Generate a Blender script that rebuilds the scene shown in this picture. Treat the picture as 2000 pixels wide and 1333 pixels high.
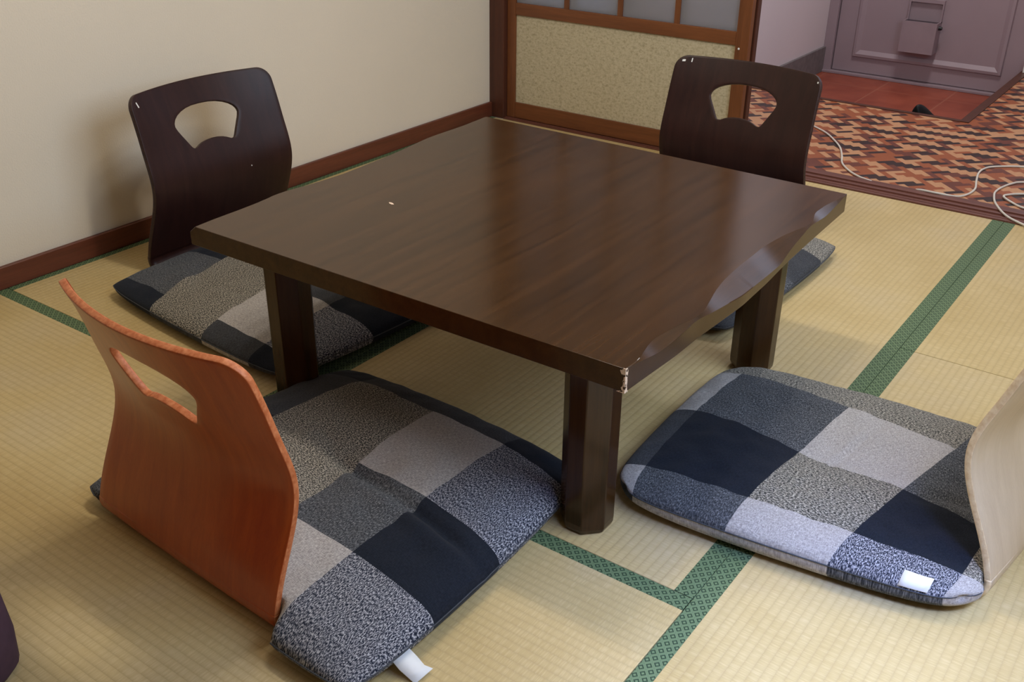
import bpy, bmesh, math, random
import numpy as np
from mathutils import Vector, Matrix, noise

random.seed(7)
for o in list(bpy.data.objects):
    bpy.data.objects.remove(o)
SC = bpy.context.scene
C = SC.collection

# ------------------------------------------------------------------ camera
FPX, YAW, PITCH, ROLL = 1987.6, 0.6215, 0.4838, 0.0098
CAM = Vector((2.1944, -2.8129, 0.9933))
fw = Vector((-math.sin(YAW)*math.cos(PITCH), math.cos(YAW)*math.cos(PITCH), -math.sin(PITCH)))
rt = Vector((math.cos(YAW), math.sin(YAW), 0))
up = rt.cross(fw)
r2 = math.cos(ROLL)*rt + math.sin(ROLL)*up
u2 = -math.sin(ROLL)*rt + math.cos(ROLL)*up
cam = bpy.data.objects.new('camera', bpy.data.cameras.new('camera'))
cam.matrix_world = Matrix(((r2.x, u2.x, -fw.x, CAM.x), (r2.y, u2.y, -fw.y, CAM.y), (r2.z, u2.z, -fw.z, CAM.z), (0, 0, 0, 1)))
cam.data.sensor_width = 36
cam.data.lens = 36*FPX/2000
cam.data.clip_start = 0.02
C.objects.link(cam)
SC.camera = cam

# ------------------------------------------------------------------ light and exposure
SC.view_settings.view_transform = 'Standard'
SC.view_settings.look = 'None'
SC.view_settings.gamma = 1
SC.view_settings.use_curve_mapping = False
SC.view_settings.exposure = 0.0
world = bpy.data.worlds.new('sky')
SC.world = world
world.use_nodes = True
world.node_tree.nodes['Background'].inputs[0].default_value = (0.62, 0.76, 1.0, 1)
world.node_tree.nodes['Background'].inputs[1].default_value = 0.5

def area(name, loc, target, sx, sy, power, col):
    l = bpy.data.lights.new(name, 'AREA')
    l.shape = 'RECTANGLE'; l.size = sx; l.size_y = sy; l.energy = power; l.color = col
    o = bpy.data.objects.new(name, l)
    o.location = loc
    o.rotation_euler = (Vector(target)-Vector(loc)).to_track_quat('-Z', 'Y').to_euler()
    C.objects.link(o)
    return o
def bulb(name, loc, r, power, col):
    l = bpy.data.lights.new(name, 'POINT'); l.shadow_soft_size = r; l.energy = power; l.color = col
    o = bpy.data.objects.new(name, l); o.location = loc; C.objects.link(o); return o
for bx_ in (1.02, 1.22, 1.42):
    bulb('pendant_light', (bx_, -1.40, 1.66), 0.05, 11.6, (1.0, 0.91, 0.78))
area('window_daylight', (2.80, -1.35, 1.38), (1.6, -1.35, 0.6), 1.5, 1.15, 32, (0.64, 0.79, 1.0))
beam = area('mat_sheen_light', (2.60, -2.30, 1.60), (2.15, -1.93, 0), 0.35, 0.35, 5.0, (0.36, 0.50, 1.0))  # added narrow light, stands in for window sheen on the lower-right mat
beam.data.spread = math.radians(38)
area('hall_reflection_light', (2.10, 2.25, 1.65), (2.0, 0.0, 0.9), 1.0, 0.9, 6.5, (0.72, 0.84, 1.15))  # added source, set where the table's live edge reflects bluish light
area('hall_light', (1.15, 1.15, 2.2), (1.15, 1.15, 0), 0.3, 0.3, 21, (1.0, 1.0, 1.0))

# ------------------------------------------------------------------ node helpers
class NT:
    def __init__(self, name):
        self.m = bpy.data.materials.new(name); self.m.use_nodes = True
        self.t = self.m.node_tree; self.n = self.t.nodes; self.l = self.t.links
        self.b = self.n['Principled BSDF']
    def put(self, sock, v):
        if hasattr(v, 'is_linked') or isinstance(v, bpy.types.NodeSocket): self.l.new(v, sock)
        elif isinstance(v, (tuple, list)) and len(v) == 3 and len(getattr(sock, 'default_value', (0, 0, 0))) == 4: sock.default_value = (*v, 1)
        else: sock.default_value = v
    def math(self, op, a, b=0.0, c=None, clamp=False):
        n = self.n.new('ShaderNodeMath'); n.operation = op; n.use_clamp = clamp
        self.put(n.inputs[0], a); self.put(n.inputs[1], b)
        if c is not None: self.put(n.inputs[2], c)
        return n.outputs[0]
    def coord(self, kind='Object'):
        return self.n.new('ShaderNodeTexCoord').outputs[kind]
    def sep(self, v):
        n = self.n.new('ShaderNodeSeparateXYZ'); self.put(n.inputs[0], v); return n.outputs
    def comb(self, x, y, z=0.0):
        n = self.n.new('ShaderNodeCombineXYZ')
        for i, v in enumerate((x, y, z)): self.put(n.inputs[i], v)
        return n.outputs[0]
    def scale(self, v, s):
        n = self.n.new('ShaderNodeVectorMath'); n.operation = 'MULTIPLY'
        self.put(n.inputs[0], v); n.inputs[1].default_value = s; return n.outputs[0]
    def noise(self, v, sc=5, det=3, rough=0.5, dist=0.0):
        n = self.n.new('ShaderNodeTexNoise'); self.put(n.inputs['Vector'], v)
        n.inputs['Scale'].default_value = sc; n.inputs['Detail'].default_value = det
        n.inputs['Roughness'].default_value = rough; n.inputs['Distortion'].default_value = dist
        return n.outputs['Fac']
    def ramp(self, f, stops, interp='LINEAR'):
        n = self.n.new('ShaderNodeValToRGB'); self.put(n.inputs[0], f)
        n.color_ramp.interpolation = interp
        e = n.color_ramp.elements
        while len(e) < len(stops): e.new(0.5)
        for i, (p, c) in enumerate(stops):
            e[i].position = p; e[i].color = (*c, 1) if not isinstance(c, (int, float)) else (c, c, c, 1)
        return n.outputs[0]
    def mix(self, f, a, b):
        n = self.n.new('ShaderNodeMix'); n.data_type = 'RGBA'
        self.put(n.inputs['Factor'], f)
        self.put(n.inputs[6], a); self.put(n.inputs[7], b)
        return n.outputs[2]
    def bump(self, h, strength=0.3, dist=0.001, normal=None):
        n = self.n.new('ShaderNodeBump'); self.put(n.inputs['Height'], h)
        n.inputs['Strength'].default_value = strength; n.inputs['Distance'].default_value = dist
        if normal is not None: self.put(n.inputs['Normal'], normal)
        return n.outputs[0]
    def out(self, col=None, rough=0.5, normal=None, spec=0.5, **kw):
        if col is not None: self.put(self.b.inputs['Base Color'], col)
        self.put(self.b.inputs['Roughness'], rough)
        self.b.inputs['Specular IOR Level'].default_value = spec
        if normal is not None: self.put(self.b.inputs['Normal'], normal)
        for k, v in kw.items(): self.put(self.b.inputs[k.replace('_', ' ')], v)
        return self.m

def s2l(r, g, b):
    f = lambda c: ((c/255+0.055)/1.055)**2.4 if c > 10 else c/255/12.92
    return (f(r), f(g), f(b))

def plain(name, col, rough=0.6, spec=0.4, var=0.08, sc=12):
    m = NT(name)
    f = m.noise(m.coord(), sc, 4)
    c = m.ramp(f, [(0.3, tuple(x*(1-var) for x in col)), (0.7, tuple(min(1, x*(1+var)) for x in col))])
    return m.out(c, rough, None, spec)

def wood(name, c1, c2, axis=1, rough=0.35, spec=0.5, stretch=14, sc=2.0, coat=0.0, bumpy=0.06):
    m = NT(name)
    s = [stretch, stretch, stretch]; s[axis] = 1
    v = m.scale(m.coord(), s)
    f = m.noise(v, sc, 6, 0.62, 0.6)
    g = m.noise(v, sc*9, 3, 0.6)
    h = m.math('ADD', m.math('MULTIPLY', f, 0.7), m.math('MULTIPLY', g, 0.3))
    c = m.ramp(h, [(0.32, c1), (0.68, c2)])
    return m.out(c, rough, m.bump(g, bumpy, 0.0006), spec, Coat_Weight=coat, Coat_Roughness=0.25)

# ------------------------------------------------------------------ mesh helpers
def tag(o, label=None, cat=None, group=None, kind=None):
    if label: o['label'] = label
    if cat: o['category'] = cat
    if group: o['group'] = group
    if kind: o['kind'] = kind
    return o

def link(name, me, mats, parent=None, smooth=False):
    o = bpy.data.objects.new(name, me)
    for m in (mats if isinstance(mats, (list, tuple)) else [mats]): me.materials.append(m)
    if smooth:
        for p in me.polygons: p.use_smooth = True
    C.objects.link(o)
    if parent is not None: o.parent = parent
    return o

def from_bm(name, bm, mats, parent=None, smooth=False, recalc=True):
    if recalc: bmesh.ops.recalc_face_normals(bm, faces=bm.faces)
    me = bpy.data.meshes.new(name); bm.to_mesh(me); bm.free()
    return link(name, me, mats, parent, smooth)

def empty(name, loc=(0, 0, 0), rz=0.0):
    o = bpy.data.objects.new(name, None); o.location = loc; o.rotation_euler = (0, 0, rz)
    o.empty_display_size = 0.05
    C.objects.link(o); return o

def add_box(bm, x0, x1, y0, y1, z0, z1):
    vs = [bm.verts.new((x, y, z)) for z in (z0, z1) for y in (y0, y1) for x in (x0, x1)]
    for f in ((0, 1, 3, 2), (4, 6, 7, 5), (0, 4, 5, 1), (2, 3, 7, 6), (0, 2, 6, 4), (1, 5, 7, 3)):
        bm.faces.new([vs[i] for i in f])
    return vs

def box(name, b, mat, parent=None, bevel=0.0):
    """b = x0,x1,y0,y1,z0,z1 in the parent's space; a parentless box gets its origin at its base"""
    x0, x1, y0, y1, z0, z1 = b
    off = Vector((0, 0, 0))
    if parent is None:
        off = Vector(((x0+x1)/2, (y0+y1)/2, z0))
    bm = bmesh.new(); add_box(bm, x0-off.x, x1-off.x, y0-off.y, y1-off.y, z0-off.z, z1-off.z)
    if bevel: bmesh.ops.bevel(bm, geom=list(bm.edges), offset=bevel, segments=2, affect='EDGES', profile=0.5)
    o = from_bm(name, bm, mat, parent)
    o.location = off
    return o

def struct(o):
    o['kind'] = 'structure'; return o

def tube(name, pts, r, mat, parent=None, seg=10, sub=8):
    P = [Vector(p) for p in pts]
    Q = []
    for i in range(len(P)-1):
        p0, p1, p2, p3 = P[max(i-1, 0)], P[i], P[i+1], P[min(i+2, len(P)-1)]
        for k in range(sub):
            t = k/sub
            Q.append(0.5*((2*p1)+(-p0+p2)*t+(2*p0-5*p1+4*p2-p3)*t*t+(-p0+3*p1-3*p2+p3)*t**3))
    Q.append(P[-1])
    bm = bmesh.new(); rings = []
    for i, q in enumerate(Q):
        d = (Q[min(i+1, len(Q)-1)]-Q[max(i-1, 0)]).normalized()
        a = d.cross(Vector((0, 0, 1)));
        a = a.normalized() if a.length > 1e-4 else Vector((1, 0, 0))
        b = a.cross(d).normalized()
        rings.append([bm.verts.new(q+r*(math.cos(2*math.pi*k/seg)*a+math.sin(2*math.pi*k/seg)*b)) for k in range(seg)])
    for i in range(len(rings)-1):
        for k in range(seg):
            bm.faces.new((rings[i][k], rings[i][(k+1) % seg], rings[i+1][(k+1) % seg], rings[i+1][k]))
    bm.faces.new(rings[0]); bm.faces.new(rings[-1][::-1])
    return from_bm(name, bm, mat, parent, True)

W = 0.88
YS = 0.097           # where the tatami ends at the sill
# ------------------------------------------------------------------ materials of the setting
def m_plaster(name, col, sc=220, b=0.35):
    m = NT(name)
    v = m.coord()
    f = m.noise(v, sc, 3, 0.6)
    g = m.noise(v, 1.6, 3)
    c = m.ramp(g, [(0.3, tuple(x*0.95 for x in col)), (0.7, col)])
    return m.out(c, 0.9, m.bump(f, b, 0.0012), 0.15)
M_WALL = m_plaster('wall_paper', s2l(224, 212, 192), 260, 0.8)
M_LILAC = m_plaster('hall_wall_paper', s2l(212, 200, 202))
M_CEIL = m_plaster('ceiling_board', s2l(205, 195, 175), 60, 0.1)
M_TRIM = wood('red_brown_wood', s2l(78, 38, 24), s2l(112, 58, 38), 1, 0.42, 0.5, 20)
M_POST = wood('dark_post_wood', s2l(62, 34, 24), s2l(88, 48, 32), 2, 0.45, 0.4, 18)
M_DOORWOOD = wood('orange_brown_wood_upright', s2l(96, 54, 28), s2l(128, 76, 42), 2, 0.42, 0.45, 16)
M_DOORWOODX = wood('orange_brown_wood_rail', s2l(96, 54, 28), s2l(128, 76, 42), 0, 0.42, 0.45, 16)
M_SILL = wood('sill_wood', s2l(84, 48, 40), s2l(120, 74, 60), 0, 0.4, 0.5, 22)
M_STONE = plain('grey_stone', s2l(112, 104, 104), 0.7, 0.3, 0.15, 40)
M_PURPLE = plain('mauve_paint', s2l(152, 134, 140), 0.45, 0.4, 0.03, 6)
M_PURPLE_D = plain('mauve_metal', s2l(146, 128, 134), 0.4, 0.5, 0.04, 20)
M_TILE = None

def m_tatami(name, along):
    """rush matting: ridges run along 'along' ('x' or 'y')"""
    m = NT(name)
    s = m.sep(m.coord())
    x, y = (s[1], s[0]) if along == 'x' else (s[0], s[1])       # x across, y along the ridges
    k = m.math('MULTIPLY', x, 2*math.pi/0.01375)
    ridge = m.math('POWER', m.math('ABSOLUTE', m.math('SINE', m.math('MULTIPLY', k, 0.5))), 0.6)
    cell = m.math('FLOOR', m.math('DIVIDE', x, 0.01375))
    # rushes cross the ridges; shifted in every ridge
    rush = m.noise(m.comb(m.math('MULTIPLY', x, 30.0), m.math('MULTIPLY', y, 420.0), m.math('MULTIPLY', cell, 3.7)), 1.0, 2, 0.6)
    knot = m.noise(m.comb(m.math('MULTIPLY', cell, 5.3), m.math('MULTIPLY', y, 110.0), 0.0), 1.0, 1, 0.5)
    big = m.noise(m.coord(), 3.2, 4, 0.55)
    c1 = m.ramp(big, [(0.3, s2l(188, 163, 108)), (0.52, s2l(200, 177, 126)), (0.72, s2l(196, 177, 138))])
    c2 = m.mix(m.math('MULTIPLY', m.math('SUBTRACT', rush, 0.5, clamp=True), 1.3), c1, s2l(216, 196, 150))
    c3 = m.mix(m.math('MULTIPLY', m.math('SUBTRACT', 0.6, rush, clamp=True), 1.0), c2, s2l(168, 143, 92))
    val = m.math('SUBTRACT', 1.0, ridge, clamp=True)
    c4 = m.mix(m.math('MULTIPLY', val, 0.42), c3, s2l(166, 143, 98))  # valley tone: warp threads, plus shade between the ridges put into the colour
    h = m.math('ADD', ridge, m.math('ADD', m.math('MULTIPLY', rush, 0.22), m.math('MULTIPLY', knot, 0.15)))
    return m.out(c4, 0.62, m.bump(h, 0.5, 0.0010), 0.35)
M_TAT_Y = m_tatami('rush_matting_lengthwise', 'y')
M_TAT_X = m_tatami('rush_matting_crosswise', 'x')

def m_border(name, along):
    m = NT(name)
    s = m.sep(m.coord())
    u, v = (s[1], s[0]) if along == 'x' else (s[0], s[1])
    a = m.math('DIVIDE', u, 0.0150); b = m.math('DIVIDE', v, 0.0165)
    p = m.math('FRACT', m.math('ADD', m.math('ADD', a, b), 100.0))
    q = m.math('FRACT', m.math('ADD', m.math('SUBTRACT', a, b), 100.0))
    dp = m.math('ABSOLUTE', m.math('SUBTRACT', p, 0.5)); dq = m.math('ABSOLUTE', m.math('SUBTRACT', q, 0.5))
    mx = m.math('MAXIMUM', dp, dq)
    band = m.math('GREATER_THAN', mx, 0.33)
    groove = m.math('GREATER_THAN', mx, 0.475)
    dot = m.math('LESS_THAN', mx, 0.15)
    f = m.math('SUBTRACT', m.math('MAXIMUM', band, dot), m.math('MULTIPLY', groove, 0.45), clamp=True)
    weave = m.noise(m.coord(), 1400, 1)
    c = m.mix(f, s2l(42, 62, 42), s2l(114, 134, 96))
    c = m.mix(m.math('MULTIPLY', weave, 0.35), c, s2l(62, 84, 58))
    return m.out(c, 0.7, m.bump(f, 0.3, 0.0004), 0.3)
M_BOR_Y = m_border('green_brocade_lengthwise', 'y')
M_BOR_X = m_border('green_brocade_crosswise', 'x')

# ------------------------------------------------------------------ the setting
XR = 2.68             # window side wall
YF = -3.55           # wall behind the camera
ZC = 2.42
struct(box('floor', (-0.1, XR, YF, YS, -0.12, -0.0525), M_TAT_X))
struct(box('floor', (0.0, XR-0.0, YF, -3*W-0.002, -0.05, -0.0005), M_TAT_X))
struct(box('ceiling', (-0.1, XR+0.1, YF-0.1, 0.22, ZC, ZC+0.08), M_CEIL))
struct(box('wall_left', (-0.1, 0.0, YF-0.1, 0.24, -0.12, ZC), M_WALL))
struct(box('wall_front', (0.0, XR, YF-0.1, YF, -0.12, ZC), plain('low_bounce_brown', s2l(92, 70, 52), 0.6, 0.3)))  # unseen wall, brown chosen dark to cut bounce from behind the camera
# right wall with the window opening
wr = bmesh.new()
add_box(wr, XR, XR+0.1, YF, -2.15, -0.12, ZC); add_box(wr, XR, XR+0.1, -0.55, YS, -0.12, ZC)
add_box(wr, XR, XR+0.1, -2.15, -0.55, -0.12, 0.75); add_box(wr, XR, XR+0.1, -2.15, -0.55, 2.0, ZC)
struct(from_bm('wall_right', wr, M_WALL))
win = empty('window_1', (XR+0.05, -1.35, 0.75)); struct(win)
fb = bmesh.new()
for a, b_ in ((-0.8, -0.76), (-0.015, 0.015), (0.76, 0.8)): add_box(fb, 0, 0.03, a, b_, 0, 1.25)
add_box(fb, 0, 0.03, -0.8, 0.8, 0, 0.04); add_box(fb, 0, 0.03, -0.8, 0.8, 1.21, 1.25)
from_bm('window_frame', fb, M_POST, win)

# baseboard along the left wall
bb = bmesh.new(); add_box(bb, 0, 0.012, -(YF*-1)-0.0, 0.0975, 0, 0.053)
bo = from_bm('baseboard_left', bb, M_TRIM); struct(bo)
bo.modifiers.new('b', 'BEVEL').width = 0.002

# corner post, lintel and wall over the opening
struct(box('trim_1', (0.0, 0.062, YS, 0.235, 0.0, 1.85), M_POST, bevel=0.002))
struct(box('trim_2', (0.062, 2.60, YS, 0.235, 1.79, 1.85), M_POST, bevel=0.002))
struct(box('trim_3', (2.60, 2.68, YS, 0.235, 0.0, 1.85), M_POST, bevel=0.002))
struct(box('wall_back', (0.0, XR, 0.11, 0.22, 1.85, ZC), M_WALL))
# sill with two grooves
sb = bmesh.new()
add_box(sb, 0.062, 2.60, YS, 0.112, -0.05, 0.004)
for y0, y1, zt in ((0.112, 0.1185, 0.0052), (0.1185, 0.141, 0.001), (0.141, 0.152, 0.0052), (0.152, 0.1745, 0.001), (0.1745, 0.212, 0.0052)):
    add_box(sb, 0.062, 2.60, y0, y1, -0.05, zt)
struct(from_bm('trim_4', sb, M_SILL))

# sliding door: two leaves stacked at the left
def m_washi():
    m = NT('speckled_beige_paper')
    v = m.scale(m.coord(), (70, 1, 130))
    f = m.noise(v, 1.0, 5, 0.75)
    g = m.noise(m.coord(), 160, 3, 0.7)
    h = m.math('ADD', m.math('MULTIPLY', f, 0.6), m.math('MULTIPLY', g, 0.4))
    c = m.ramp(h, [(0.36, s2l(156, 144, 114)), (0.5, s2l(190, 178, 148)), (0.66, s2l(204, 194, 166))])
    return m.out(c, 0.85, m.bump(f, 0.15, 0.0005), 0.2)
M_WASHI = m_washi()
def m_glass():
    m = NT('frosted_glass')
    f = m.noise(m.coord(), 400, 2)
    return m.out(s2l(205, 205, 212), 0.42, m.bump(f, 0.2, 0.0004), 0.5, Transmission_Weight=0.75)
M_FGLASS = m_glass()

def sliding_leaf(name, x0, x1, y0, y1, MS=None):
    MS = MS or M_DOORWOOD
    d = empty(name, (x0, y0, 0.0055)); struct(d)
    w = x1-x0; t = y1-y0; H = 1.78
    for a, b_ in ((0, 0.033), (w-0.042, w)):
        box('door_stile', (a, b_, 0, t, 0, H), MS, d, 0.0015)
    for z0, z1 in ((0, 0.055), (0.356, 0.396), (H-0.05, H)):
        box('door_rail', (0.033, w-0.042, 0.002, t-0.002, z0, z1), M_DOORWOODX, d, 0.0015)
    box('door_panel', (0.033, w-0.042, 0.009, t-0.009, 0.055, 0.356), M_WASHI, d)
    for k in range(1, 4):
        xc = 0.033+(w-0.075)*k/4
        box('glazing_bar', (xc-0.009, xc+0.009, 0.005, t-0.005, 0.396, H-0.05), M_DOORWOOD, d)
    for k in range(1, 4):
        zc = 0.396+(H-0.446)*k/4
        box('glazing_bar', (0.033, w-0.042, 0.0065, t-0.0065, zc-0.008, zc+0.008), M_DOORWOODX, d)
    box('glass_pane', (0.033, w-0.042, t/2-0.002, t/2+0.002, 0.396, H-0.05), M_FGLASS, d)
    return d
sliding_leaf('door_1', 0.0625, 0.953, 0.118, 0.142)
sliding_leaf('door_2', 0.066, 0.9565, 0.152, 0.176, M_POST)
# the small round pull pin in the stile and the dark jamb strip behind
pin = bmesh.new(); bmesh.ops.create_uvsphere(pin, u_segments=12, v_segments=8, radius=0.0035)
M_WHITE = plain('white_plastic', s2l(232, 230, 224), 0.45, 0.5, 0.02)
po = from_bm('door_pin', pin, M_WHITE, bpy.data.objects['door_1'], True); po.location = (0.861, -0.0002, 0.348)

# hall: raised floor with zigzag vinyl, step, tiled entrance
GX0, GX1, GY0, GY1, GZ = 0.51, 1.395, 1.088, 2.08, -0.12
hb = bmesh.new()
XH0, XH1, YH0, YH1 = 0.51, 2.75, 0.212, GY1
cw = 0.0200; n_ = 3
ca, sa = math.cos(math.radians(-45)), math.sin(math.radians(-45))
def hsh(a, b):
    return (math.sin(a*127.1+b*311.7)*43758.5453) % 1.0
R_ = int(3.2/cw)
keep = []
for i in range(-R_, R_):
    for j in range(-R_, R_):
        cx = ((i+.5)*ca-(j+.5)*sa)*cw+1.4; cy = ((i+.5)*sa+(j+.5)*ca)*cw+1.0
        if cx < XH0-0.03 or cx > XH1+.03 or cy < YH0-.03 or cy > YH1+.03: continue
        if cx < GX1-0.03 and cy > GY0+0.03: continue
        keep.append((i, j))
vd = {}
def hv(i, j):
    if (i, j) not in vd:
        vd[(i, j)] = hb.verts.new(((i*ca-j*sa)*cw+1.4, (i*sa+j*ca)*cw+1.0, 0.0))
    return vd[(i, j)]
for i, j in keep:
    f = hb.faces.new((hv(i, j), hv(i+1, j), hv(i+1, j+1), hv(i, j+1)))
    k = (i-j) % (2*n_)
    if k < n_:
        bi, bj, ori = i-k, j, 0
    else:
        bi, bj, ori = i, j-(2*n_-1-k), 1
    r = hsh(bi, bj)
    if ori == 0:
        mi = 0 if r < 0.55 else (3 if r < 0.75 else 1)
    else:
        mi = 1 if r < 0.34 else (2 if r < 0.78 else (3 if r < .90 else 0))
    f.material_index = mi
# clip to the floor outline
for co, no in (((XH0, 0, 0), (-1, 0, 0)), ((XH1, 0, 0), (1, 0, 0)), ((0, YH0, 0), (0, -1, 0)), ((0, YH1, 0), (0, 1, 0))):
    bmesh.ops.bisect_plane(hb, geom=list(hb.verts)+list(hb.edges)+list(hb.faces), plane_co=co, plane_no=no, clear_outer=True)
for co, no in (((GX1, 0, 0), (1, 0, 0)), ((0, GY0, 0), (0, 1, 0))):
    bmesh.ops.bisect_plane(hb, geom=list(hb.verts)+list(hb.edges)+list(hb.faces), plane_co=co, plane_no=no)
dele = [f for f in hb.faces if f.calc_center_median().x < GX1 and f.calc_center_median().y > GY0]
bmesh.ops.delete(hb, geom=dele, context='FACES')
def vinyl(name, c): return plain(name, c, 0.38, 0.45, 0.07, 90)
struct(from_bm('floor', hb, [vinyl('tan_block', s2l(190, 140, 100)), vinyl('orange_block', s2l(150, 82, 46)),
       vinyl('dark_block', s2l(46, 30, 26)), vinyl('red_brown_block', s2l(104, 54, 38))], recalc=False))
# body of the hall floor under the vinyl and the entrance pit
hb = bmesh.new()
add_box(hb, XH0, XH1, YH0, GY0, -0.2, -0.0008); add_box(hb, GX1, XH1, GY0, YH1, -0.2, -0.0008)
struct(from_bm('floor', hb, M_SILL))
struct(box('trim_5', (GX0, GX1, GY0-0.018, GY0+0.006, -0.03, 0.003), M_POST, bevel=0.001))
struct(box('trim_6', (GX1-0.006, GX1+0.026, GY0-0.018, GY1-0.01, -0.03, 0.004), M_POST, bevel=0.001))
def m_tile():
    m = NT('terracotta_tile')
    s = m.sep(m.coord())
    T_ = 0.30
    fx = m.math('FRACT', m.math('ADD', m.math('DIVIDE', s[0], T_), 10.35)); fy = m.math('FRACT', m.math('ADD', m.math('DIVIDE', s[1], T_), 10.1))
    dx = m.math('ABSOLUTE', m.math('SUBTRACT', fx, 0.5)); dy = m.math('ABSOLUTE', m.math('SUBTRACT', fy, 0.5))
    g = m.math('GREATER_THAN', m.math('MAXIMUM', dx, dy), 0.488)
    f = m.noise(m.coord(), 9, 4)
    c = m.ramp(f, [(0.3, s2l(130, 58, 40)), (0.7, s2l(154, 76, 54))])
    c = m.mix(m.math('MULTIPLY', g, 0.4), c, s2l(170, 110, 84))
    return m.out(c, 0.4, m.bump(m.math('SUBTRACT', 1.0, g), 0.3, 0.001), 0.4)
struct(box('floor', (GX0, GX1, GY0, GY1+0.02, GZ-0.06, GZ), m_tile()))
struct(box('wall_hall_left', (GX0-0.1, GX0, 0.236, GY1+0.1, -0.2, ZC), M_LILAC))
struct(box('baseboard_hall', (GX0, GX0+0.012, 0.236, GY1, GZ, -0.002), M_STONE, bevel=0.002))
hw_ = bmesh.new()
for b_ in ((GX0, 1.58, GY1+0.06, GY1+0.16, -0.2, ZC), (2.62, XH1+0.1, GY1+0.06, GY1+0.16, -0.2, ZC), (1.58, 2.62, GY1+0.06, GY1+0.16, -0.2, 1.18), (1.58, 2.62, GY1+0.06, GY1+0.16, 2.12, ZC)):
    add_box(hw_, *b_)
struct(from_bm('wall_hall_back', hw_, M_LILAC))
win2 = empty('added_hall_window', (2.10, GY1+0.11, 1.18)); struct(win2)  # unseen window, added to hold the source the table edge reflects
fb = bmesh.new()
for a, b_ in ((-0.52, -0.49), (-0.012, 0.012), (0.49, 0.52)): add_box(fb, a, b_, 0, 0.03, 0, 0.94)
add_box(fb, -0.52, 0.52, 0, 0.03, 0, 0.03); add_box(fb, -0.52, 0.52, 0, 0.03, 0.91, 0.94)
from_bm('window_frame', fb, M_POST, win2)
struct(box('wall_hall_right', (XH1, XH1+0.1, 0.236, GY1+0.06, -0.2, ZC), M_LILAC))
struct(box('ceiling', (GX0-0.1, XH1+0.1, 0.22, GY1+0.16, ZC-0.05, ZC+0.03), M_CEIL))
# white end of the baseboard just past the step
struct(box('trim_7', (1.400, 1.52, 2.02, GY1+0.06, 0.0045, 0.055), M_WHITE, bevel=0.002))

# mauve front door
D = empty('door_3', (GX0, GY1, GZ)); struct(D)
dw = 0.93
box('door_frame', (0.0, 0.045, -0.02, 0.05, 0.0, 2.02), M_PURPLE, D, 0.002)
box('door_frame', (dw-0.02, dw+0.025, -0.02, 0.05, 0.0, 2.02), M_PURPLE, D, 0.002)
box('door_frame', (0.045, dw-0.02, -0.02, 0.05, 1.975, 2.02), M_PURPLE, D, 0.002)
box('threshold', (0.0, dw+0.025, -0.03, 0.05, 0.0, 0.012), M_PURPLE_D, D, 0.002)
box('door_leaf', (0.048, dw-0.023, 0.0, 0.04, 0.014, 1.972), M_PURPLE, D, 0.002)
def moulding(x0, x1, z0, z1, parent):
    bm = bmesh.new()
    prof_ = [(0, 0), (0.004, 0.010), (0.016, 0.012), (0.028, 0.004), (0.034, 0)]
    loops = []
    for d_, h_ in prof_:
        loops.append([bm.verts.new(v) for v in ((x0+d_, -h_, z0+d_), (x1-d_, -h_, z0+d_), (x1-d_, -h_, z1-d_), (x0+d_, -h_, z1-d_))])
    for a, b_ in zip(loops, loops[1:]):
        for k in range(4): bm.faces.new((a[k], a[(k+1) % 4], b_[(k+1) % 4], b_[k]))
    return from_bm('moulding', bm, M_PURPLE, parent)
moulding(0.135, 0.80, 0.085, 0.92, D)
moulding(0.135, 0.80, 1.05, 1.85, D)
# letter box on the inside of the door, cover swung down
L0 = 0.36
bm = bmesh.new()
for b_ in ((L0, L0+0.15, -0.006, 0.0, 0.28, 0.375), (L0, L0+0.15, -0.018, -0.006, 0.36, 0.375), (L0, L0+0.006, -0.018, -0.006, 0.28, 0.36), (L0+0.144, L0+0.15, -0.018, -0.006, 0.28, 0.36)):
    add_box(bm, *b_)
lp = from_bm('letter_flap_frame', bm, M_PURPLE_D, D)
bm = bmesh.new()
add_box(bm, L0, L0+0.15, -0.075, -0.070, 0.15, 0.285); add_box(bm, L0, L0+0.15, -0.07, -0.003, 0.15, 0.156)
add_box(bm, L0, L0+0.005, -0.07, -0.003, 0.156, 0.285); add_box(bm, L0+0.145, L0+0.15, -0.07, -0.003, 0.156, 0.285)
lb = from_bm('letter_box', bm, M_PURPLE_D, D)
lk = bmesh.new(); bmesh.ops.create_cone(lk, cap_ends=True, segments=14, radius1=0.009, radius2=0.007, depth=0.014, matrix=Matrix.Translation((L0+0.157, -0.04, 0.262)) @ Matrix.Rotation(math.pi/2, 4, 'Y'))
M_BLACK = plain('black_rubber', s2l(24, 24, 26), 0.5, 0.4)
from_bm('letter_box_knob', lk, M_BLACK, lb)

# ------------------------------------------------------------------ tatami mats
def mat(name_, x0, x1, y0, y1, along, label):
    g = 0.0009
    t = empty('tatami_mat', ((x0+x1)/2, (y0+y1)/2, -0.05))
    tag(t, label, 'tatami mat', 'tatami mats')
    ox, oy = (x0+x1)/2, (y0+y1)/2
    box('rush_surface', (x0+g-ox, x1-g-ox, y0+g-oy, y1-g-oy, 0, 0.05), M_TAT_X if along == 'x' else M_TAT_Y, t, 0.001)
    bw = 0.03
    if along == 'y':
        for a, b_ in ((x0+g/2, x0+bw), (x1-bw, x1-g/2)):
            box('cloth_border', (a-ox, b_-ox, y0+g-oy, y1-g-oy, 0.045, 0.0503), M_BOR_Y, t, 0.0006)
    else:
        for a, b_ in ((y0+g/2, y0+bw), (y1-bw, y1-g/2)):
            box('cloth_border', (x0+g-ox, x1-g-ox, a-oy, b_-oy, 0.045, 0.0503), M_BOR_X, t, 0.0006)
    return t
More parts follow.
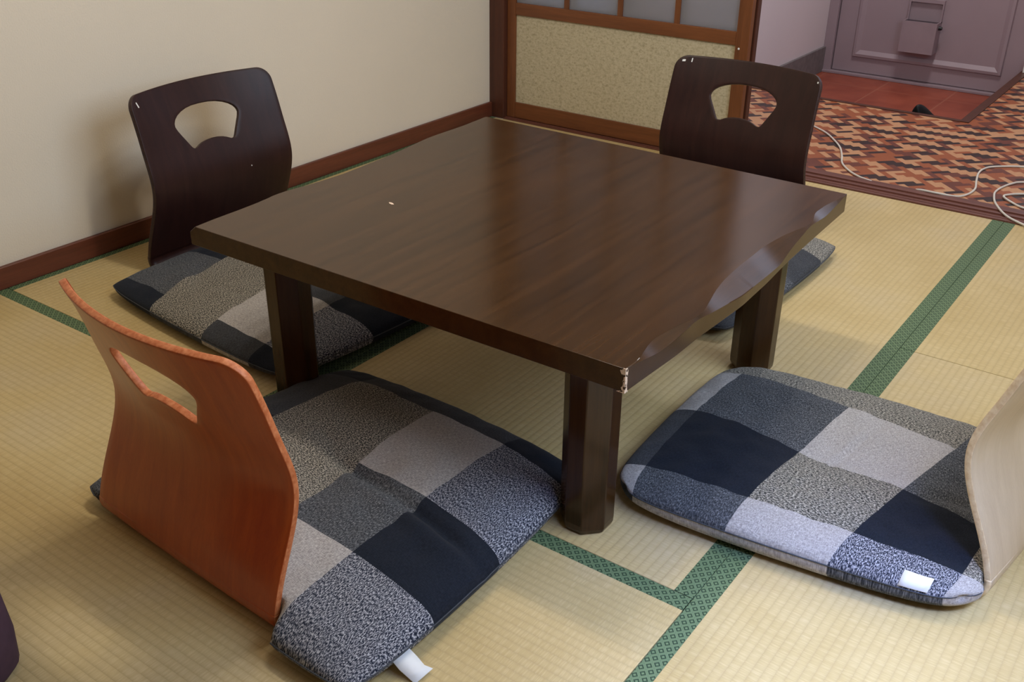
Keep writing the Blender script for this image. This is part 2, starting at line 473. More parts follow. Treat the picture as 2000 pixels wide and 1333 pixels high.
mat('', 0.0, W, -2*W, YS, 'y', 'straw tatami mat running along the cream wall under the left-hand cushion')
mat('', W, 2*W, -2*W, YS, 'y', 'straw tatami mat under the table and the chair in front of the sliding door')
mat('', 0.0, 2*W, -3*W, -2*W, 'x', 'straw tatami mat laid crosswise in the foreground under the orange chair')
mat('', 2*W, 3*W, -0.815, YS, 'y', 'half-length pale tatami mat at the right beside the wooden sill')
mat('', 2*W, 3*W, -3*W, -0.815, 'y', 'pale tatami mat at the lower right under the light wood chair')

# ------------------------------------------------------------------ low table
def m_tablewood(name, axis, dark=1.0, extra=0.0):
    m = NT(name)
    s = [22, 22, 22]; s[axis] = 1.1
    v = m.scale(m.coord(), s)
    f = m.noise(v, 2.2, 6, 0.6, 0.4)
    g = m.noise(v, 22, 3, 0.65)
    big = m.noise(m.coord(), 2.5, 3)
    h = m.math('ADD', m.math('MULTIPLY', f, 0.55), m.math('ADD', m.math('MULTIPLY', g, 0.2), m.math('MULTIPLY', big, 0.25)))
    a = tuple(x*dark for x in s2l(46, 30, 14)); b = tuple(x*dark for x in s2l(74, 48, 25))
    c = m.ramp(h, [(0.34, a), (0.66, b)])
    sm = m.noise(m.coord(), 5, 4, 0.6)
    ro = m.math('ADD', 0.13+extra, m.math('MULTIPLY', sm, 0.09))
    return m.out(c, ro, m.bump(g, 0.02, 0.0003), 0.34)
M_TOP = m_tablewood('brown_stained_tabletop', 1)
M_EDGE = m_tablewood('brown_stained_live_edge', 1, 1.15, 0.12)
M_LEG = m_tablewood('brown_stained_leg', 2, 0.9)
def m_worn():
    m = NT('chipped_paint_edge')
    f = m.noise(m.coord(), 190, 3, 0.6)
    g = m.math('GREATER_THAN', f, 0.41)
    return m.out(m.mix(g, s2l(58, 38, 22), s2l(222, 198, 176)), 0.7, None, 0.3)
M_WORN = m_worn()
M_CHIP = plain('bare_chipped_wood', s2l(226, 200, 176), 0.8, 0.2, 0.12, 300)

TB = (1.222, -1.375, 0.0005)
table = empty('low_table', TB)
tag(table, 'square low dark brown wooden table with wavy live edges and thick legs', 'table')
up_y = [-1.793, -1.768, -1.735, -1.702, -1.658, -1.610, -1.593, -1.549, -1.500, -1.458, -1.392, -1.340, -1.294, -1.217, -1.146, -1.12, -1.086, -1.03, -.985, -.955]
up_i = [0, .000, .010, .018, .014, .004, .001, .012, .026, .034, .036, .034, .032, .020, .001, .004, .015, .012, .004, .000]
lo_y = [-1.793, -1.768, -1.715, -1.668, -1.609, -1.554, -1.464, -1.359, -1.286, -1.234, -1.148, -1.063, -.955]
lo_z = [.350, .347, .340, .343, .3475, .341, .334, .329, .324, .336, .348, .340, .348]
bt_y = [-1.80, -1.72, -1.667, -1.60, -1.529, -1.459, -1.352, -1.251, -1.134, -.95]
bt_x = [1.646, 1.650, 1.653, 1.653, 1.656, 1.659, 1.655, 1.648, 1.644, 1.639]
le_y = [-1.809, -1.757, -1.698, -1.656, -1.609, -1.574, -1.531, -1.445, -1.318, -1.27, -1.154, -1.086, -1.041, -.93]
le_x = [.801, .797, .796, .794, .787, .788, .796, .802, .795, .790, .775, .776, .777, .771]
def smooth_interp(y, xs, ys):
    # short moving average keeps the live edge soft
    return sum(float(np.interp(y+d_, xs, ys)) for d_ in (-.014, -.007, 0, .007, .014))/5
ZT, ZB = 0.350, 0.3145
bm = bmesh.new()
NS = 110; rows_ = []
for k in range(NS+1):
    t_ = k/NS
    row = []
    def yy(x):
        xn = (x-0.79)/(1.645-0.79)
        yf = -1.803+0.009*xn; yb = -0.940-0.014*xn
        return yf+(yb-yf)*t_
    yc = yy(1.2)
    xb = smooth_interp(yc, bt_y, bt_x)
    ins = max(0.0006, smooth_interp(yc, up_y, up_i)) if 0.01 < t_ < 0.99 else 0.0006
    zl = smooth_interp(yc, lo_y, lo_z); zl = min(zl, ZT-0.0008)
    if t_ < 0.03 or t_ > 0.97: zl = max(zl, 0.3485)
    xl = smooth_interp(yc, le_y, le_x)
    insl = 0.004+0.012*(0.5+0.5*math.sin(yc*17+1))
    prof_ = [(xl-insl, ZB), (xl-insl, ZT-0.006-insl*0.4), (xl, ZT)]
    for q in range(1, 8): prof_.append((xl+(xb-ins-xl)*q/8, ZT))
    prof_ += [(xb-ins, ZT), (xb-0.0002, zl), (xb, ZB)]
    for q in range(7, 0, -1): prof_.append((xl-insl+(xb-xl+insl)*q/8, ZB))
    for (x, z) in prof_:
        row.append(bm.verts.new((x-TB[0], yy(x)-TB[1], z)))
    rows_.append(row)
n = len(rows_[0])
for a, b_ in zip(rows_, rows_[1:]):
    for k in range(n): bm.faces.new((a[k], a[(k+1) % n], b_[(k+1) % n], b_[k]))
bm.faces.new(rows_[0][::-1]); bm.faces.new(rows_[-1])
top = from_bm('tabletop', bm, [M_TOP, M_EDGE], table)
for p_ in top.data.polygons:
    p_.use_smooth = abs(p_.normal.z) < 0.9995 and p_.normal.z > 0.1
    if p_.use_smooth: p_.material_index = 1
for e_ in top.data.edges:
    za, zb_ = (top.data.vertices[i_].co for i_ in e_.vertices)
    e_.use_edge_sharp = abs(za.y-zb_.y) > 1e-3      # lines that run along the live edge stay crisp
bv = top.modifiers.new('bevel', 'BEVEL'); bv.width = 0.0012; bv.segments = 2; bv.limit_method = 'ANGLE'; bv.angle_limit = math.radians(62)
top['label'] = 'tabletop with a wavy bevelled live edge'

def leg(cx, cy):
    hw, ch = 0.0405, 0.026
    sec = [(-hw+ch, -hw), (hw-ch, -hw), (hw, -hw+ch), (hw, hw-ch), (hw-ch, hw), (-hw+ch, hw), (-hw, hw-ch), (-hw, -hw+ch)]
    bm = bmesh.new(); L = []
    for z, s in ((0.0, 0.86), (0.003, 0.93), (0.009, 0.985), (0.018, 1.0), (0.15, 1.005), (ZB+0.0005, 1.012)):
        L.append([bm.verts.new((cx+x*s-TB[0], cy+y*s-TB[1], z)) for x, y in sec])
    for a, b_ in zip(L, L[1:]):
        for k in range(8): bm.faces.new((a[k], a[(k+1) % 8], b_[(k+1) % 8], b_[k]))
    bm.faces.new(L[0][::-1]); bm.faces.new(L[-1])
    o = from_bm('leg', bm, M_LEG, table)
    b2 = o.modifiers.new('bevel', 'BEVEL'); b2.width = 0.0015; b2.segments = 2; b2.limit_method = 'ANGLE'; b2.angle_limit = math.radians(30)
    return o
for cx, cy in ((1.543, -1.698), (0.902, -1.698), (1.543, -1.078), (0.902, -1.078)): leg(cx, cy)

# chipped corner: ragged bare-wood flakes a fraction of a millimetre proud of the stain
def flake(pts, parent, name='chipped_edge', mat_=None, th=0.0006):
    """pts: ring of 3D points; extruded along its normal"""
    P = [Vector(p) for p in pts]
    nrm = (P[1]-P[0]).cross(P[2]-P[0]).normalized()
    bm = bmesh.new()
    a = [bm.verts.new(p-nrm*th*0.3) for p in P]; b_ = [bm.verts.new(p+nrm*th) for p in P]
    bm.faces.new(a[::-1]); bm.faces.new(b_)
    for k in range(len(P)): bm.faces.new((a[k], a[(k+1) % len(P)], b_[(k+1) % len(P)], b_[k]))
    return from_bm(name, bm, mat_ or M_CHIP, parent)
yf = -1.7947
chips = [
    [(1.6465, -0.0008, z, w_) for z, w_ in ((.3125, .004), (.318, .006), (.3235, .0035), (.328, .0055), (.333, .003), (.3365, .0025), (.341, .0055), (.3465, .0075), (.3495, .006))],
]
# strip around the corner edge: on the front face and on the side face
bm = bmesh.new()
xc, yc = 1.6462-TB[0], -1.7942-TB[1]
fr = []; sd = []; mid = []
for z, w1, w2 in ((.3137, .012, .006), (.3150, .009, .007), (.3175, .004, .005), (.321, .0055, .0045), (.3245, .003, .0035), (.3280, .0025, .004), (.3315, .0035, .0045), (.335, .002, .0035), (.3385, .003, .004), (.3425, .0065, .0045), (.346, .0080, .005), (.349, .0065, .004), (.3506, .0050, .0030)):
    fr.append(bm.verts.new((xc-w1, yc-0.0006+0.0002, z))); mid.append(bm.verts.new((xc+0.0004, yc-0.0006, z))); sd.append(bm.verts.new((xc+0.0012, yc+w2, z)))
for L1, L2 in ((fr, mid), (mid, sd)):
    for k in range(len(L1)-1): bm.faces.new((L1[k], L2[k], L2[k+1], L1[k+1]))
o = from_bm('chipped_edge', bm, M_WORN, table)
o['label'] = 'chipped corner showing pale bare wood'
o.modifiers.new('s', 'SOLIDIFY').thickness = 0.0012
# small pale nick in the top
flake([(0.989+x-TB[0], -1.513+y-TB[1], ZT) for x, y in ((-.007, .002), (-.002, -.0025), (.005, -.004), (.0085, -.0015), (.004, .0015), (-.001, .003))], table, 'surface_nick', M_CHIP, 0.0004)

# ------------------------------------------------------------------ legless chairs (bent plywood)
CH = 0.4173
KD = [0., -0.011, -0.033, -0.044, -0.023, 0.003, 0.030]
KZ = [k*CH for k in (0, .17, .34, .51, .68, .85, 1.0)]
SAG, CW, TAPER = 0.0405, 0.2056, -0.0100
def _spl():
    N = len(KZ); h = np.diff(KZ); A = np.eye(N); b = np.zeros(N)
    for i in range(1, N-1):
        A[i, i-1] = h[i-1]; A[i, i] = 2*(h[i-1]+h[i]); A[i, i+1] = h[i]
        b[i] = 6*((KD[i+1]-KD[i])/h[i]-(KD[i]-KD[i-1])/h[i-1])
    return np.linalg.solve(A, b), h
_M, _h = _spl()
ZSC = 1.0            # height factor of a chair
CDS = 1.0            # how strongly a chair's back is curved
def cd(z):
    return CDS*_cd(z)
def _cd(z):
    k = min(max(int(np.searchsorted(KZ, z))-1, 0), len(KZ)-2)
    a = (KZ[k+1]-z)/_h[k]; c = (z-KZ[k])/_h[k]
    return a*KD[k]+c*KD[k+1]+((a**3-a)*_M[k]+(c**3-c)*_M[k+1])*_h[k]**2/6
def hwid(z): return CW+TAPER*(z/CH-.5)
def back_fwd(a, z):           # forward coordinate (towards the sitter) at normalised side position a
    return -(cd(z)-SAG*(z/CH)*a*a)
ZBEND = 0.034
def surf(a, z):
    return Vector((back_fwd(a, z), a*hwid(z), z))

HOLE = [(0, .363), (.025, .3622), (.045, .3595), (.062, .355), (.076, .349), (.086, .342), (.0915, .334), (.0925, .327), (.089, .318), (.082, .306), (.074, .293), (.067, .281), (.0625, .2745),
        (.057, .2715), (.050, .2725), (.042, .2765), (.030, .2805), (.015, .2832)]
HOLE = HOLE + [(0, .284)] + [(-x, z) for x, z in HOLE[:0:-1]]
def hole_pt(ang):
    cx, cz = 0.0, 0.318
    dx, dz = math.cos(ang), math.sin(ang)
    best = None
    for k in range(len(HOLE)):
        (x1, z1), (x2, z2) = HOLE[k], HOLE[(k+1) % len(HOLE)]
        x1 -= cx; x2 -= cx; z1 -= cz; z2 -= cz
        den = dx*(z2-z1)-dz*(x2-x1)
        if abs(den) < 1e-12: continue
        t = (x1*(z2-z1)-z1*(x2-x1))/den; s = (x1*dz-z1*dx)/den
        if t > 0 and -1e-6 <= s <= 1+1e-6: best = t if best is None else max(best, t)
    return (cx+dx*best, cz+dz*best)

def make_chair(pose, mats, label, seat_len=0.36, marks=(), seat_taper=0.06):
    ang, ox, oy = pose
    root = empty('legless_chair', (ox, oy, 0.0006), math.radians(ang))
    tag(root, label, 'chair', 'legless floor chairs round the low table')
    root.scale.z = ZSC
    # backrest
    bm = bmesh.new()
    z0, z1 = 0.225, CH
    NB = 28
    outer = [(-1+2*k/NB, z0) for k in range(NB)]
    NSd = 20; rc = 0.030; ra = rc/hwid(CH)
    outer += [(1, z0+(z1-rc-z0)*k/NSd) for k in range(NSd)]
    outer += [(1-ra+ra*math.cos(t), z1-rc+rc*math.sin(t)) for t in [math.pi/2*k/10 for k in range(10)]]
    outer += [(1-ra-(2-2*ra)*k/34, z1) for k in range(34)]
    outer += [(-1+ra-ra*math.sin(t), z1-rc+rc*math.cos(t)) for t in [math.pi/2*k/10 for k in range(10)]]
    outer += [(-1, z1-rc-(z1-rc-z0)*k/NSd) for k in range(NSd)]
    inner = []
    for a, z in outer:
        x, zz = hole_pt(math.atan2(z-0.318, a*hwid(z)))
        inner.append((x/hwid(zz), zz))
    NR = 12; rings = []
    for r in range(NR+1):
        t = r/NR
        rings.append([bm.verts.new(surf(i[0]+(o_[0]-i[0])*t, i[1]+(o_[1]-i[1])*t)) for i, o_ in zip(inner, outer)])
    M_ = len(outer)
    for r in range(NR):
        for k in range(M_):
            bm.faces.new((rings[r][k], rings[r+1][k], rings[r+1][(k+1) % M_], rings[r][(k+1) % M_]))
    prev = [rings[NR][k] for k in range(NB+1)]
    NL = 22
    for r in range(1, NL+1):
        z = z0+(ZBEND-z0)*r/NL
        row = [bm.verts.new(surf(-1+2*k/NB, z)) for k in range(NB+1)]
        for k in range(NB): bm.faces.new((prev[k], row[k], row[k+1], prev[k+1]))
        prev = row
    ob = from_bm('backrest', bm, mats, root, True)
    s = ob.modifiers.new('solid', 'SOLIDIFY'); s.thickness = 0.0105; s.offset = 0; s.material_offset_rim = 1; s.use_even_offset = True
    b2 = ob.modifiers.new('bevel', 'BEVEL'); b2.width = 0.0014; b2.segments = 2; b2.limit_method = 'ANGLE'; b2.angle_limit = math.radians(50)
    # seat: bend and flat board under the cushion
    bm = bmesh.new(); prev = None
    path = [(back_fwd(0, ZBEND+0.005), ZBEND+0.005), (back_fwd(0, ZBEND+0.0025), ZBEND+0.0025)]
    f0 = back_fwd(0, ZBEND); zb = 0.0058
    R = ZBEND-zb
    for k in range(9):
        t = math.pi/2*k/8
        path.append((f0+R*(1-math.cos(t)) if True else 0, ZBEND-R*math.sin(t)))
    for k in range(1, 13): path.append((f0+R+(seat_len-R)*k/12, zb))
    for j, (f, z) in enumerate(path):
        row = []
        for k in range(NB+1):
            a = -1+2*k/NB
            hw = hwid(ZBEND)
            if j > 8: hw *= 1-seat_taper*min(1, (j-8)/5)
            ff = f+(back_fwd(a, ZBEND)-f0)*max(0, 1-max(0, j-2)/8)
            row.append(bm.verts.new((ff, a*hw, z)))
        if prev:
            for k in range(NB): bm.faces.new((prev[k], row[k], row[k+1], prev[k+1]))
        prev = row
    ob = from_bm('seat', bm, mats, root, True)
    s = ob.modifiers.new('solid', 'SOLIDIFY'); s.thickness = 0.0102; s.offset = 0; s.material_offset_rim = 1; s.use_even_offset = True
    for (a, z, w_, h_, rot) in marks:
        c = surf(a, z); du = (surf(a+0.02, z)-surf(a-0.02, z)).normalized(); dz = (surf(a, z+.004)-surf(a, z-.004)).normalized()
        nn = du.cross(dz).normalized()
        if nn.x < 0: nn = -nn
        e1 = du*math.cos(rot)+dz*math.sin(rot); e2 = -du*math.sin(rot)+dz*math.cos(rot)
        c = c+nn*0.0054
        pts = [c+e1*w_*x+e2*h_*y for x, y in ((-.5, -.5), (.4, -.55), (.5, .4), (.1, .55), (-.45, .45))]
        if (pts[1]-pts[0]).cross(pts[2]-pts[0]).dot(nn) < 0: pts = pts[::-1]
        flake(pts, root, 'scuff_mark', M_WHITE, 0.0003)
    return root

def m_ply(name, c1, c2, rough=0.3, sc=1.0, coat=0.3, spec=0.5):
    m = NT(name)
    s = m.sep(m.coord())
    v = m.comb(m.math('MULTIPLY', s[0], 12.0), m.math('MULTIPLY', s[1], 26.0), m.math('MULTIPLY', s[2], 1.6))
    f = m.noise(v, 2.0*sc, 6, 0.6, 0.5)
    g = m.noise(v, 30*sc, 3, 0.6)
    h = m.math('ADD', m.math('MULTIPLY', f, 0.72), m.math('MULTIPLY', g, 0.28))
    return m.out(m.ramp(h, [(0.34, c1), (0.66, c2)]), rough, m.bump(g, 0.05, 0.0004), spec, Coat_Weight=coat, Coat_Roughness=0.2)
def m_rim(name, c1, c2):
    m = NT(name)
    f = m.noise(m.coord(), 130, 4, 0.6)
    return m.out(m.ramp(f, [(0.35, c1), (0.65, c2)]), 0.5, None, 0.4)
M_OR = m_ply('orange_plywood', s2l(158, 60, 18), s2l(186, 82, 28), 0.36)
M_ORR = m_rim('orange_plywood_edge', s2l(176, 92, 48), s2l(208, 130, 84))
M_DK = m_ply('dark_brown_plywood', s2l(36, 18, 16), s2l(52, 28, 23), 0.42, coat=0.0, spec=0.3)
M_DKR = m_rim('dark_plywood_edge', s2l(44, 26, 24), s2l(66, 44, 38))
M_LT = m_ply('pale_beech_plywood', s2l(178, 158, 130), s2l(194, 175, 148), 0.45, coat=0.1)
M_LTR = m_rim('pale_plywood_edge', s2l(226, 200, 160), s2l(246, 228, 194))

P_FRONT = (86.84, 1.1371, -2.1555)
P_LEFT = (-1.04, 0.1956, -1.2982)
P_BACK = (-90.73, 1.1544, -0.3349)
P_RIGHT = (172.3, 2.131, -1.319)
make_chair(P_FRONT, [M_OR, M_ORR], 'orange-stained legless floor chair seen from behind at the lower left')
make_chair(P_LEFT, [M_DK, M_DKR], 'dark brown legless floor chair against the cream wall, fan-shaped cutout in its back',
           marks=((-0.90, 0.396, 0.0035, 0.013, 0.35), (0.42, 0.20, 0.0025, 0.003, 0.5)))
make_chair(P_BACK, [M_DK, M_DKR], 'dark brown legless floor chair in front of the sliding door and patterned hall floor',
           marks=((-0.90, 0.404, 0.009, 0.005, 0.1), (-0.80, 0.406, 0.003, 0.010, 0.0), (0.955, 0.401, 0.004, 0.004, 0.0)))
CDS, ZSC = 1.273, 1.067
make_chair(P_RIGHT, [M_LT, M_LTR], 'pale beech legless floor chair cut off by the right edge of the picture', seat_len=0.24, seat_taper=0.3)

# ------------------------------------------------------------------ cushions
def fab(name, kind):
    m = NT(name)
    uv = m.coord('UV')
    n1 = m.noise(m.scale(uv, (1.0, 0.5, 1)), 520, 3, 0.75)
    n2 = m.noise(m.scale(uv, (0.25, 1.0, 1)), 700, 2, 0.6)
    n3 = m.noise(m.scale(uv, (1.0, 0.25, 1)), 700, 2, 0.6)
    big = m.noise(uv, 14, 3)
    thread = m.math('MULTIPLY', m.math('ADD', n2, n3), 0.5)
    if kind == 'N':
        c = m.ramp(thread, [(0.35, s2l(20, 24, 33)), (0.65, s2l(34, 39, 50))])
    elif kind == 'L':
        c = m.ramp(thread, [(0.36, s2l(134, 130, 130)), (0.5, s2l(166, 162, 161)), (0.66, s2l(200, 196, 194))])
    elif kind == 'M':
        c = m.ramp(m.math('ADD', m.math('MULTIPLY', n1, 0.6), m.math('MULTIPLY', thread, 0.4)), [(0.40, s2l(32, 35, 40)), (0.5, s2l(70, 73, 79)), (0.62, s2l(132, 134, 139))])
    elif kind == 'D':
        c = m.ramp(m.math('ADD', m.math('MULTIPLY', n1, 0.5), m.math('MULTIPLY', thread, 0.5)), [(0.38, s2l(36, 38, 42)), (0.64, s2l(80, 82, 88))])
    elif kind == 'B':
        c = m.ramp(m.noise(m.scale(uv, (1.0, 0.40, 1)), 640, 3, 0.8), [(0.40, s2l(26, 32, 48)), (0.49, s2l(48, 54, 70)), (0.58, s2l(186, 186, 194))])
    else:   # tweed
        c = m.ramp(m.noise(m.scale(uv, (0.40, 1.0, 1)), 660, 3, 0.8), [(0.40, s2l(34, 36, 38)), (0.49, s2l(64, 64, 62)), (0.58, s2l(196, 190, 178))])
    c = m.mix(m.math('MULTIPLY', m.math('SUBTRACT', big, 0.45, clamp=True), 0.3), c, s2l(96, 98, 102) if kind != 'N' else s2l(42, 48, 60))
    h = m.math('ADD', thread, m.math('MULTIPLY', n1, 0.6))
    return m.out(c, 0.92, m.bump(h, 0.4, 0.0006), 0.12, Sheen_Weight=0.05, Sheen_Roughness=0.5)
KINDS = 'NLMDBT'
FAB = [fab('navy_cotton', 'N'), fab('pale_grey_linen', 'L'), fab('mid_grey_weave', 'M'), fab('charcoal_weave', 'D'), fab('blue_white_tweed', 'B'), fab('grey_tweed', 'T')]

def cushion(label, quad, cols, rows, top, bot, chair, T=0.048, seed=0, creases=(), dimple=0.010, zs=0.026, bow=0.02, wr=0.0045, nsub=26, soft=0.035):
    """quad: near-left, near-right, far-right, far-left on the floor.
    cols/rows: (a, b) lines s = a + b t and t = a + b s; top/bot: row strings from t=-1 up"""
    Q = [Vector((x, y)) for x, y in quad]
    cen = sum(Q, Vector((0, 0)))/4
    root = empty('floor_cushion', (cen.x, cen.y, 0))
    tag(root, label, 'cushion', 'patchwork cushions on the floor chairs')
    CL = [(-1, 0)]+list(cols)+[(1, 0)]; RL = [(-1, 0)]+list(rows)+[(1, 0)]
    node = {}
    for i, (a, b_) in enumerate(CL):
        for j, (c, d_) in enumerate(RL):
            s = a; t = c
            for _ in range(30): s = a+b_*t; t = c+d_*s
            node[(i, j)] = (max(-1, min(1, s)), max(-1, min(1, t)))
    ang, ox, oy = chair
    F = Vector((math.cos(math.radians(ang)), math.sin(math.radians(ang)))); Lt = Vector((-F.y, F.x))
    def H(s, t):
        return max(0.0, 1-abs(s)**3.0)**0.5*max(0.0, 1-abs(t)**3.0)**0.5
    w_m = (Q[1]-Q[0]).length; h_m = (Q[3]-Q[0]).length
    def pos(s, t, topside):
        x = ((1-s)*(1-t)*Q[0]+(1+s)*(1-t)*Q[1]+(1+s)*(1+t)*Q[2]+(1-s)*(1+t)*Q[3])/4
        # sides belly out a little between pointed, softly rounded corners
        x = x+((Q[1]-Q[0]).normalized()*s*(1-t*t)+(Q[3]-Q[0]).normalized()*t*(1-s*s))*bow*0.5
        cr = (s*s*t*t)**4
        x = x+(cen-x)*soft*cr
        h = H(s, t)
        nz = noise.noise(Vector((s*2.1+seed, t*2.1, seed*1.7)))*1.0+0.6*noise.noise(Vector((s*5+seed, t*5, seed)))
        edgew = noise.noise(Vector((s*9+seed*3, t*9, 2.0)))
        if topside:
            z = zs+T*h+wr*nz*min(1, h*1.4)-dimple*math.exp(-(s*s+t*t)/0.10)*h
            z += 0.0026*edgew*min(1, h*3)
            for (ps, pt, qs, qt, dep, wd) in creases:
                dx_, dy_ = qs-ps, qt-pt; L2 = dx_*dx_+dy_*dy_
                k = max(0, min(1, ((s-ps)*dx_+(t-pt)*dy_)/L2))
                sg = ((s-ps)*dy_-(t-pt)*dx_)/math.sqrt(L2)
                dd_ = math.hypot(s-ps-k*dx_, t-pt-k*dy_)
                fade = min(1, 4*k+0.15)*min(1, 4*(1-k)+0.15)
                z -= dep*math.exp(-(dd_/wd)**2)*fade
                z += dep*0.45*math.exp(-((sg-wd*2.2)/(wd*2))**2)*math.exp(-max(0, dd_-wd*3)/0.1)*fade
        else:
            v = x-Vector((ox, oy)); fa = v.dot(F); la = abs(v.dot(Lt))
            on = 1.0 if (0.0 < fa < 0.37 and la < 0.215) else 0.0
            gnd = 0.0118 if on else 0.0015
            z = zs-(zs-gnd)*min(1, (h*2.0)**0.7)
        # the backrest holds the cushion forward
        v = x-Vector((ox, oy)); fa = v.dot(F); la = v.dot(Lt)
        hwz = hwid(max(z, 0.03))
        if abs(la) < hwz+0.02 and z < CH:
            zz = max(z, 0.0)/ZSC
            a_ = max(-1, min(1, la/hwz))
            lim = back_fwd(a_, max(zz, ZBEND))+0.0066
            if zz < ZBEND:
                R = ZBEND-0.0058; q = (ZBEND-max(zz, 0.0058))/R
                lim += R*(1-math.sqrt(max(0, 1-q*q)))
            wgt = 1.0 if abs(la) < hwz+0.002 else max(0, 1-(abs(la)-hwz-0.002)/0.018)
            if fa < lim: x = x+F*((lim-fa)*wgt)
        return Vector((x.x-cen.x, x.y-cen.y, z))
    me_v = []; me_f = []; me_m = []; me_uv = []
    nc, nr = len(CL)-1, len(RL)-1
    def grid(topside, pat):
        idx = {}
        NI, NJ = nc*nsub, nr*nsub
        for I in range(NI+1):
            for J in range(NJ+1):
                i = min(I//nsub, nc-1); j = min(J//nsub, nr-1)
                fi = (I-i*nsub)/nsub; fj = (J-j*nsub)/nsub
                if i == 0: fi = fi**0.7 if False else 1-(1-fi)**1.0
                n00, n10, n01, n11 = node[(i, j)], node[(i+1, j)], node[(i, j+1)], node[(i+1, j+1)]
                s = (1-fi)*(1-fj)*n00[0]+fi*(1-fj)*n10[0]+(1-fi)*fj*n01[0]+fi*fj*n11[0]
                t = (1-fi)*(1-fj)*n00[1]+fi*(1-fj)*n10[1]+(1-fi)*fj*n01[1]+fi*fj*n11[1]
                # crowd samples towards the seam so the side roll is round
                s = math.copysign(1-(1-abs(s))**1.25, s) if abs(s) > 0.999 else s
                border = I in (0, NI) or J in (0, NJ)
                if border and not topside:
                    idx[(I, J)] = top_idx[(I, J)]
                else:
                    idx[(I, J)] = len(me_v); me_v.append(pos(s, t, topside)); me_uv.append((s*w_m/2, t*h_m/2))
        for I in range(NI):
            for J in range(NJ):
                q = [idx[(I, J)], idx[(I+1, J)], idx[(I+1, J+1)], idx[(I, J+1)]]
                me_f.append(q if topside else q[::-1])
                me_m.append(KINDS.index(pat[J//nsub][I//nsub]))
        return idx
    top_idx = grid(True, top)
    grid(False, bot)
    me = bpy.data.meshes.new('cushion_cover')
    me.from_pydata([tuple(v) for v in me_v], [], me_f)
    uvl = me.uv_layers.new(name='UVMap')
    for lp in me.loops: uvl.data[lp.index].uv = me_uv[lp.vertex_index]
    me.polygons.foreach_set('material_index', me_m)
    me.update()
    ob = link('cushion_cover', me, FAB, root, True)
    # seam cord round the edge
    ring = []
    for k in range(40): ring.append(pos(-1+2*k/40, -1, True))
    for k in range(40): ring.append(pos(1, -1+2*k/40, True))
    for k in range(40): ring.append(pos(1-2*k/40, 1, True))
    for k in range(41): ring.append(pos(-1, 1-2*k/40, True))
    tube('seam', ring, 0.0011, FAB[2], root, 6, 1)
    return root, pos, cen

M_TAGW = plain('white_tag_cloth', s2l(228, 228, 226), 0.8, 0.2, 0.03, 80)
SKEW = [(-.62, 0.0), (.03, -0.05), (.53, 0.02), (.93, 0.05)]
CDS, ZSC = 1.0, 1.0
# front cushion (orange chair)
rootF, posF, cenF = cushion(
    'thick navy and grey patchwork cushion on the orange chair, deep fold across its middle',
    [(0.868, -2.135), (1.515, -2.200), (1.500, -1.625), (0.935, -1.600)],
    [(-.62, 0.0), (.06, -0.10), (.53, 0.0)],
    [(-.47, 0.03), (.08, 0.0), (.76, 0.0)],
    ['MTLB', 'NTMN', 'DTLB', 'NDDN'], ['DLDB', 'NTMN', 'DTLB', 'NDDN'], P_FRONT,
    T=0.052, seed=1.3, creases=((-0.12, 0.04, 1.0, -0.06, 0.012, 0.035), (-.35, .2, .05, -.02, .004, .05)), zs=0.028)
CDS, ZSC = 1.273, 1.067
# right cushion (pale chair)
rootR, posR, cenR = cushion(
    'patchwork cushion on the pale beech chair with a small white label at its near corner',
    [(1.545, -1.650), (2.098, -1.592), (2.085, -1.118), (1.530, -1.145)],
    [(-.84, 0.02), (-.15, 0.12), (.48, 0.20), (.90, 0.04)],
    [(-.76, -0.03), (-.15, -0.20), (.56, -0.20)],
    ['LMLBL', 'DNTNT', 'LMLML', 'TTTMM'], ['DLLML', 'DNTNT', 'LMLML', 'TTTMM'], P_RIGHT,
    T=0.038, soft=0.10, seed=4.1, creases=((0.16, 0.50, 0.0, -0.30, 0.006, 0.013), (0.0, -0.30, -0.06, -0.62, 0.003, 0.02), (.55, -.2, .95, -.1, .006, .05), (.6, .5, .7, -.1, .005, .05)), zs=0.036, dimple=0.012)
CDS, ZSC = 1.0, 1.0
# left cushion (dark chair by the wall)
rootL, posL, cenL = cushion(
    'flat worn patchwork cushion on the dark chair beside the cream wall',
    [(0.235, -1.650), (0.862, -1.705), (0.905, -1.100), (0.255, -1.075)],
    [(-.58, -0.18), (.05, -0.16), (.57, -0.12)],
    [(-.84, 0.0), (-.24, 0.0), (.38, 0.0)],
    ['NTDN', 'MTLB', 'NTDN', 'TLML'], ['NDLD', 'MTLB', 'NTDN', 'TLML'], P_LEFT,
    T=0.036, seed=8.2, creases=((-.62, -.35, -.35, -.62, .006, .05), (-.2, -.55, .1, -.5, .004, .04)), zs=0.028, dimple=0.004, wr=0.006)
# back cushion
rootB, posB, cenB = cushion(
    'patchwork cushion on the dark chair before the sliding door, mostly hidden by the table',
    [(0.900, -1.010), (1.455, -1.010), (1.480, -0.405), (0.890, -0.400)],
    [(-.5, 0.0), (.1, 0.0), (.66, 0.0)],
    [(-.55, 0.0), (.02, 0.0), (.55, 0.0)],
    ['DMDD', 'LNTM', 'TTLD', 'NMNT'], ['DMDD', 'LNTM', 'TTLD', 'NMNT'], P_BACK,
    T=0.040, seed=12.6, creases=((.7, .35, 1.0, .0, .007, .05), (.75, .1, 1.0, -.2, .006, .04)), zs=0.024)

